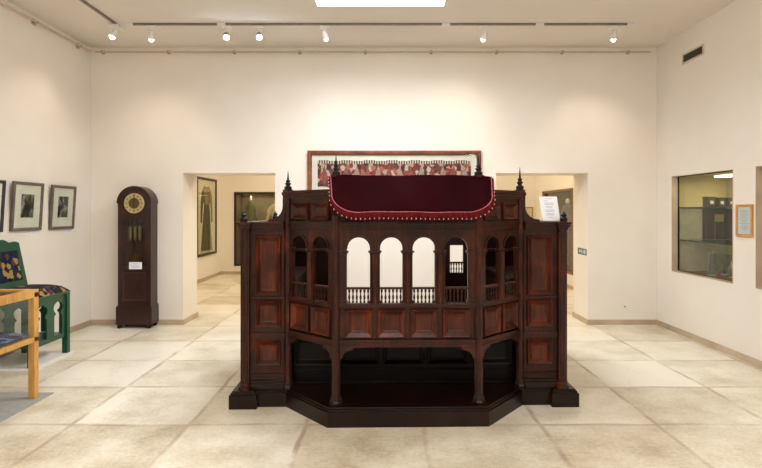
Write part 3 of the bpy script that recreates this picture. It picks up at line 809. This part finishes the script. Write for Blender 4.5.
# leaning back: slopes from seat towards the wall
bk = empty('backrest', (-.215, 0, .70)); bk.parent = CH; bk.rotation_euler = (0, math.radians(-12), 0)
def scallop(n=24):
    pts = []
    for i in range(n+1):
        y = -.31+.62*i/n; pts.append((y, .52+.018*abs(math.sin(y*PI/.155))+.04*math.exp(-(y/.12)**2)))
    return pts
mm = MB(); mm.m = Matrix.Rotation(PI/2, 4, 'Z')
sc_ = scallop()
for i in range(len(sc_)-1):
    mm.prism([(sc_[i][0], .44), (sc_[i+1][0], .44), sc_[i+1], sc_[i]], -.018, .018)
mm.box(-.31, -.25, -.018, .018, 0, .44); mm.box(.25, .31, -.018, .018, 0, .44); mm.box(-.25, .25, -.018, .018, .045, .11)
mm.build('back_frame', G, bk)
mm = MB(); mm.m = Matrix.Rotation(PI/2, 4, 'Z'); mm.rings_rect(-.252, .252, .108, .442, [(0,-.006), (.006,-.016), (.03,-.026)]); mm.build('back_upholstery', M['upholstery'], bk)

# ------------------------------------------------------------------ oak display table case
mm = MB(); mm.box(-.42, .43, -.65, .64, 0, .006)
o = mm.build('floor_patch', M['grey_patch']); o.location = (-3.32, 4.15, 0); tag(o, 'flat grey rectangle on the floor under the oak display case', 'mat')  # thin plain grey rectangle laid on the floor below the case
VT = empty('display_table', (-3.335, 4.09, .006), 0, 'light oak glass-topped display table at the left edge', 'display case')
O = M['oak']; hx, hy = .35, .56
for x in (-1, 1):
    for y in (-1, 1):
        mm = MB(); mm.box(x*hx-.03 if x < 0 else hx-.024, x*hx+.03 if x > 0 else -hx+.024, y*hy-.03, y*hy+.03, 0, .905); mm.build('leg', O, VT, bevel=.003)
def ring(z0, z1, t, name):
    mm = MB()
    mm.box(-hx-.03, hx+.03, hy+.03-t, hy+.03, z0, z1); mm.box(-hx-.03, hx+.03, -hy-.03, -hy-.03+t, z0, z1)
    mm.box(-hx-.03, -hx-.03+t, -hy-.03+t, hy+.03-t, z0, z1); mm.box(hx+.03-t, hx+.03, -hy-.03+t, hy+.03-t, z0, z1)
    return mm.build(name, O, VT, bevel=.002)
ring(.905, .925, .06, 'top_frame'); ring(.86, .906, .022, 'upper_rail'); ring(.482, .522, .022, 'lower_rail')
mm = MB(); mm.box(-hx, hx, -hy, hy, .50, .515); mm.build('case_floor', O, VT)
mm = MB(); mm.box(-hx-.005, hx+.005, -hy-.005, hy+.005, .912, .918); mm.build('glass_top', M['glass'], VT)
for k, (a, c, e, f_) in enumerate(((hx+.012, hx+.016, -hy+.03, hy-.03), (-hx-.016, -hx-.012, -hy+.03, hy-.03))):
    mm = MB(); mm.box(a, c, e, f_, .525, .86); mm.build('glass_side', M['glass'], VT)
for y in (hy+.012, -hy-.016):
    mm = MB(); mm.box(-hx+.03, hx-.03, y, y+.004, .525, .86); mm.build('glass_side', M['glass'], VT)
mm = MB(); g = []
for i in range(17):
    g.append([mm.v(-.335+.67*i/16, -.545+1.09*j/20, .548+.012*math.sin(i*1.1+j*.4)+.008*math.sin(j*1.3)) for j in range(21)])
for i in range(16):
    for j in range(20): mm.f([g[i][j], g[i+1][j], g[i+1][j+1], g[i][j+1]])
o = mm.build('folded_textile', M['blueprint'], None, True); o.location = (-3.335, 4.09, .012); tag(o, 'navy blue printed cloth lying inside the oak display case', 'cloth')
so = o.modifiers.new('thick', 'SOLIDIFY'); so.thickness = .008
mm = MB(); mm.box(-.12, .12, -.09, .09, 0, .003); o = mm.build('paper_sheet', M['paper']); o.location = (-3.40, 4.40, .592); o.rotation_euler = (0,0,.25); tag(o, 'white paper sheet lying on the navy cloth in the oak case', 'paper')

# ------------------------------------------------------------------ wall showcases
def showcase(name, label, y0, y1, z0, z1, depth, lining, low=None):
    r = empty(name, (XR, (y0+y1)/2, z0), 0, label, 'display case')
    L = (y1-y0)/2; h = z1-z0
    mm = MB(); mm.box(.08, depth, L, L+.03, -.03, h+.03); mm.box(.08, depth, -L-.03, -L, -.03, h+.03); mm.box(depth, depth+.03, -L-.03, L+.03, -.03, h+.03); mm.box(.08, depth, -L, L, h, h+.03)
    mm.build('lining', lining, r)
    mm = MB(); mm.box(.08, depth, -L, L, -.03, 0); mm.build('base', M['redfloor'], r)
    mm = MB(); mm.box(.078, .086, -L, L, 0, h); mm.build('glass_pane', M['glass'], r)
    mm = MB(); mm.box(.07, .09, L-.012, L, 0, h); mm.box(.07, .09, -L, -L+.012, 0, h); mm.box(.07, .09, -L, L, 0, .01); mm.box(.07, .09, -L, L, h-.01, h); mm.build('pane_edging', M['black'], r)
    # stone surround
    mm = MB(); mm.box(-.006, .07, -L-.0, -L+.008, 0, h); mm.box(-.006, .07, L-.008, L, 0, h); mm.box(-.006, .07, -L, L, 0, .008); mm.build('surround', M['skirting'], r)
    return r
SC = showcase('showcase', 'glazed wall showcase with glass shelves of tins and glassware, right wall', *W1, .724, M['niche'])
L1 = .635
for z in (.85, .42):
    mm = MB(); mm.box(.10, .70, -L1+.01, L1-.01, z-.008, z); mm.build('shelf', M['shelfglass'], SC)
    mm = MB(); mm.box(.10, .70, L1-.022, L1-.01, z-.014, z-.008); mm.box(.094, .10, -L1+.01, L1-.01, z-.010, z+.002); mm.build('shelf_edge', M['black'], SC)
mm = MB(); mm.box(.40, .715, L1-.012, L1-.001, .425, .835); mm.box(.705, .716, L1-.5, L1-.013, .425, .835); mm.build('display_board', M['nichedark'], SC)
mm = MB(); mm.box(.10, .40, L1-.008, L1-.001, .0, .84); mm.box(.40, .72, L1-.008, L1-.001, .0, .41); mm.build('grey_back', M['nichelow'], SC)
mm = MB(); mm.box(.45, .62, -.2, .45, 1.235, 1.255); mm.build('strip_light', emit('showcase_tube', (255,244,220), 5), SC)
def local(o, x, y, z): o.location = (XR+x, 6.635+y, .80+z)
for x, y, w_, h_, lb in ((.22, .18, .10, .13, 'leftmost of three dark tin boxes on the top glass shelf'), (.352, .18, .09, .12, 'middle one of three dark tin boxes on the top glass shelf'), (.475, .18, .08, .12, 'rightmost of three dark tin boxes on the top glass shelf')):
    r = empty('tin_box', (0,0,0), .1, lb, 'tin', 'tin boxes on the top glass shelf'); local(r, x, y, .85)
    mm = MB(); mm.box(-w_/2, w_/2, -w_/2, w_/2, 0, h_*.85); mm.build('box', M['tin'], r, bevel=.004)
    mm = MB(); mm.box(-w_/2-.003, w_/2+.003, -w_/2-.003, w_/2+.003, h_*.85, h_); mm.build('lid', M['tin'], r, bevel=.004)
    mm = MB(); mm.box(-w_*.22, w_*.22, -w_/2-.005, -w_/2-.001, h_*.3, h_*.6); mm.build('paper_label', M['nichelow'], r)
r = empty('small_stand', (0,0,0), 0, 'small clear tiered stand on the lower glass shelf', 'stand'); local(r, .40, .20, .42)
mm = MB(); mm.box(-.16, .16, -.1, .1, .24, .247); mm.build('stand_top', M['shelfglass'], r)
for x in (-.15, .15):
    for y in (-.09, .09):
        mm = MB(); mm.box(x-.004, x+.004, y-.004, y+.004, 0, .24); mm.build('leg', M['glassitem'], r)
r = empty('tin_box', (0,0,0), .2, 'little ochre tin box standing alone on the clear stand', 'tin'); local(r, .36, .20, .667)
mm = MB(); mm.box(-.035, .035, -.035, .035, 0, .07); mm.build('box', M['gold'], r, bevel=.003)
mm = MB(); mm.box(-.037, .037, -.037, .037, .07, .09); mm.build('lid', M['gold'], r, bevel=.003)
def vessel(x, y, prof, lb, cat, handle=False):
    r = empty('glass_'+cat, (0,0,0), 0, lb, cat); local(r, x, y, 0)
    mm = MB(); mm.lathe(prof + [(rr-.004, z) for rr, z in reversed(prof[1:])], 24); mm.build('body', M['glassitem'], r, True)
    mm = MB(); mm.lathe([(prof[0][0], 0), (prof[0][0]+.004, .006), (prof[0][0]*.6, .012)], 24); mm.build('foot_ring', M['offwhite'], r, True)
    if handle:
        mm = MB(); mm.tube([(.06, 0, .24), (.10, 0, .23), (.115, 0, .17), (.09, 0, .10), (.068, 0, .08)], .006); mm.build('handle', M['glassitem'], r, True)
vessel(.22, .12, [(.05,0), (.065,.03), (.07,.10), (.055,.18), (.05,.24), (.062,.29)], 'clear glass pitcher with handle on the showcase base', 'pitcher', True)
vessel(.42, .18, [(.05,0), (.012,.01), (.010,.10), (.05,.15), (.065,.20), (.06,.25)], 'clear stemmed glass goblet on the showcase base beside the pitcher', 'goblet')
vessel(.33, -.10, [(.04,0), (.05,.02), (.05,.12), (.03,.17), (.022,.25), (.03,.28)], 'clear narrow-necked glass bottle on the showcase base', 'bottle')
S2 = showcase('showcase', 'glazed gold-lined wall showcase cut by the right edge of the photo', *W2, .60, M['gold'])

# framed notice between the showcases
rot = Matrix.Rotation(-PI/2, 4, 'Z')
r = framed('framed_notice', 'small wooden framed text notice between the two wall showcases', 'notice', Matrix.Translation((XR-.001, 5.80, 1.325)) @ rot, .262, .345, .028, (M['oak'], M['paper']), .018)
mm = MB()
for k in range(14):
    z = .285-.016*k; w_ = .055 + .02*math.sin(k*2.3); mm.box(-w_, w_, -.0115, -.010, z-.002, z+.003)
mm.build('printed_lines', M['ink'], r)
# air vent
r = empty('air_vent', (XR, 6.775, 3.545), 0, 'rectangular dark slotted air vent high on the right wall', 'vent')
mm = MB(); grid_wall(-.23, .23, -.065, .065, [(-.21, .21, -.045, .045)], lambda a, c, z0, z1: mm.box(-.012, 0, a, c, z0, z1)); mm.build('vent_frame', M['rail'], r)
mm = MB(); mm.box(-.004, 0, -.21, .21, -.045, .045); mm.build('vent_back', M['black'], r)
for z in (-.022, 0, .022):
    mm = MB(); mm.box(-.010, -.004, -.21, .21, z-.002, z+.002); mm.build('slat', M['taupe'], r)
# wall socket
r = empty('electrical_socket', (3.40, YB, .256), 0, 'small white electrical socket low on the back wall', 'socket')
mm = MB(); mm.box(-.042, .042, -.010, 0, -.04, .04); mm.build('faceplate', M['white_metal'], r, bevel=.003)
mm = MB(); mm.m = Matrix.Translation((0,-.010,0)) @ Matrix.Rotation(PI/2, 4, 'X'); mm.lathe([(.011,0), (.011,.001), (.001,.001)], 18); mm.build('socket_well', M['taupe'], r)
# exit-direction sign on right doorway jamb
r = empty('direction_sign', (OP[1][1], 7.89, 1.015), 0, 'small teal and white pictogram sign on the right doorway jamb', 'sign')
mm = MB(); mm.box(-.004, 0, -.17, .17, -.045, .045); mm.build('plate', M['teal'], r)
mm = MB(); y = -.0
# running figure (left as seen) and arrow
mm.m = Matrix.Translation((-.004, 0, 0)) @ Matrix.Rotation(-PI/2, 4, 'Z')
mm.prism([(-.125,.0), (-.095,.03), (-.095,.012), (-.055,.012), (-.055,-.012), (-.095,-.012), (-.095,-.03)], -.001, .0)
mm.prism([(.045,.022), (.055,.032), (.065,.022), (.055,.012)], -.001, 0)
mm.prism([(.015,.008), (.05,.012), (.07,.006), (.062,.0), (.05,-.004), (.07,-.018), (.06,-.034), (.052,-.018), (.038,-.01), (.02,-.03), (.01,-.026), (.036,.0), (.018,0)], -.001, 0)
mm.box(-.035, -.015, -.001, 0, -.03, .03); mm.box(.095, .135, -.001, 0, -.03, .03)
mm.build('pictogram', M['white'], r)

# ------------------------------------------------------------------ far room
rot = Matrix.Rotation(PI/2, 4, 'Z')
r = framed('framed_robe', 'tall dark framed olive robe on the far room left wall', 'framed costume', Matrix.Translation((XL+.002, 12.65, .575)) @ rot, 1.39, 1.79, .055, (M['darkframe'], M['beigemat']), .04)
mm = MB(); mm.prism([(-.40,.12), (.40,.10), (.30,.55), (.20,1.0), (.16,1.18), (.24,1.25), (.30,1.10), (.34,.75), (.42,.77), (.40,1.25), (.32,1.48), (.14,1.60), (0,1.56), (-.14,1.60), (-.32,1.48), (-.40,1.25), (-.42,.77), (-.34,.75), (-.30,1.10), (-.24,1.25), (-.16,1.18), (-.2,1.0), (-.3,.55)], -.022, -.012); mm.build('robe', M['robe'], r)
mm = MB(); mm.prism([(-.10,1.18), (.10,1.18), (.26,1.5), (.14,1.585), (0,1.54), (-.14,1.585), (-.26,1.5)], -.028, -.022); mm.build('bodice', M['bodice'], r)
# far showcase in back wall
FS = empty('showcase', ((W4[0]+W4[1])/2, YF, W4[2]), 0, 'dark-edged glazed costume showcase seen through the left doorway', 'display case')
L = (W4[1]-W4[0])/2; h = W4[3]-W4[2]
mm = MB(); mm.box(-L-.03, -L, .08, .6, 0, h); mm.box(L, L+.03, .08, .6, 0, h); mm.box(-L, L, .6, .63, 0, h); mm.box(-L, L, .08, .6, h, h+.03); mm.box(-L, L, .08, .6, -.03, 0); mm.build('lining', plain('olive_brown_lining', (128,112,80), .85), FS)
mm = MB(); mm.box(-L, L, .04, .046, 0, h); mm.build('glass_pane', M['glass'], FS)
mm = MB(); mm.box(-L-.02, -L+.03, -.012, .05, -.02, h+.02); mm.box(L-.03, L+.02, -.012, .05, -.02, h+.02); mm.box(-L, L, -.012, .05, h-.03, h+.02); mm.box(-L, L, -.012, .05, -.02, .03); mm.build('frame', M['darkframe'], FS)
def garment(loc, mat, label, sc=(1,1,1), rz=0):
    r = empty('costume_mannequin', loc, rz, label, 'mannequin', 'mannequins in the far costume showcases'); r.scale = sc
    mm = MB(); mm.lathe([(.30,.06), (.27,.3), (.20,.7), (.15,1.0), (.17,1.15), (.20,1.28), (.17,1.38), (.07,1.44), (.055,1.46)], 28, sx=1, sy=.62); mm.build('robe', mat, r, True)
    for s in (-1, 1):
        mm = MB(); mm.tube([(s*.15, 0, 1.34), (s*.24, -.01, 1.2), (s*.29, -.03, 1.0), (s*.30, -.06, .82)], .06, 12); mm.build('sleeve', mat, r, True)
    mm = MB(); mm.lathe([(.045,1.46), (.045,1.53), (.02,1.56), (.001,1.57)], 16); mm.build('neck_cap', M['beigemat'], r, True)
    mm = MB(); mm.lathe([(.12,0), (.12,.015), (.015,.02), (.015,.08)], 20); mm.build('stand_base', M['black'], r, True)
    return r
garment((-3.42, 14.12, W4[2]), M['greenrobe'], 'mannequin in an olive green robe inside the far left showcase', (.55, .8, 1.13))
garment((-2.72, 14.12, W4[2]), M['creamrobe'], 'mannequin in a cream robe inside the far left showcase', (1.0, .8, 1.1))
# far showcase in right wall
r = empty('showcase', (XR, 12.11, W3[2]), 0, 'wood-edged glazed costume showcase seen through the right doorway', 'display case')
L = 1.04; h = W3[3]-W3[2]
mm = MB(); mm.box(.08, .7, L, L+.03, -.03, h+.03); mm.box(.08, .7, -L-.03, -L, -.03, h+.03); mm.box(.7, .73, -L, L, -.03, h+.03); mm.box(.08, .7, -L, L, h, h+.03); mm.box(.08, .7, -L, L, -.03, 0); mm.build('lining', plain('brown_lining', (70,66,62), .8), r)
mm = MB(); mm.box(.04, .046, -L, L, 0, h); mm.build('glass_pane', M['glass'], r)
mm = MB(); mm.box(-.01, .05, L-.10, L+.02, -.02, h+.02); mm.box(-.01, .05, -L-.02, -L+.03, -.02, h+.02); mm.box(-.01, .05, -L, L, h-.03, h+.02); mm.box(-.01, .05, -L, L, -.02, .03); mm.build('frame', plain('tan_wood_frame', (120,92,62), .5), r)
garment((4.25, 12.55, W3[2]), M['greyrobe'], 'mannequin in a grey robe inside the far right showcase', rz=-PI/2)
garment((4.25, 11.75, W3[2]), M['darkrobe'], 'mannequin in a near-black robe inside the far right showcase', rz=-PI/2)
r = framed('framed_print', 'tiny gold framed print on far wall behind the right doorway', 'framed print', Matrix.Translation((3.68, YF-.002, 1.42)), .22, .28, .022, (M['brass'], M['beigemat']), .02)

# ------------------------------------------------------------------ lights
def area(name, loc, rot, sx, sy, energy, color):
    L = bpy.data.lights.new(name, 'AREA'); L.shape = 'RECTANGLE'; L.size = sx; L.size_y = sy; L.energy = energy; L.color = color
    o = bpy.data.objects.new(name, L); col.objects.link(o); o.location = loc; o.rotation_euler = rot; return o
area('skylight_daylight', (-.03, 5.36, H+.30), (0,0,0), 1.36, 1.45, 150, (.93, .97, 1))
area('near_ceiling_fill', (-.03, -.6, H-.02), (0,0,0), 3.5, 3.0, 130, (1, .97, .94))  # added overhead fill; there is no skylight at this spot
def point(loc, e, c, r_=.25):
    L = bpy.data.lights.new('room_fill', 'POINT'); L.energy = e; L.color = c; L.shadow_soft_size = r_
    o = bpy.data.objects.new('room_fill', L); col.objects.link(o); o.location = loc; return o
area('far_room_light', (0, 11.0, H-.02), (0,0,0), 6, 3.5, 190, (1, .83, .57))
for x, y in ((-2.4, .4), (2.4, .4), (0, 2.6)): point((x, y, 3.4), 50, (1, .96, .92), .3)  # added point fills for the front and upper walls, without fixtures
area('showcase_light', (XR+.38, 6.5, 2.02), (0,0,0), .3, .8, 7, (1,.9,.7))
area('showcase_light_near', (XR+.34, 5.0, 2.02), (0,0,0), .3, .8, 3, (1,.9,.68))
area('costume_case_light', (-2.8, YF+.32, 2.0), (0,0,0), 1.6, .3, 6, (1,.88,.66))
area('costume_case_light_right', (XR+.38, 12.1, 2.0), (0,0,0), .3, 1.6, 3, (1,.9,.8))

w = bpy.data.worlds.new('world'); scene.world = w; w.use_nodes = True
w.node_tree.nodes['Background'].inputs[0].default_value = (.8, .85, .9, 1); w.node_tree.nodes['Background'].inputs[1].default_value = .3

# ------------------------------------------------------------------ camera
cam = bpy.data.cameras.new('camera'); co = bpy.data.objects.new('camera', cam); col.objects.link(co)
co.location = (0, 0, 1.6); co.rotation_euler = (PI/2, 0, 0)
cam.sensor_width = 36; cam.lens = 36*545/762; cam.shift_x = -2/762; cam.shift_y = -23/762
cam.clip_start = .05
scene.camera = co
scene.view_settings.view_transform = 'Standard'
scene.view_settings.look = 'None'
scene.view_settings.exposure = 0
scene.cycles.max_bounces = 8; scene.cycles.diffuse_bounces = 5; scene.cycles.transparent_max_bounces = 12
scene.cycles.sample_clamp_indirect = 6
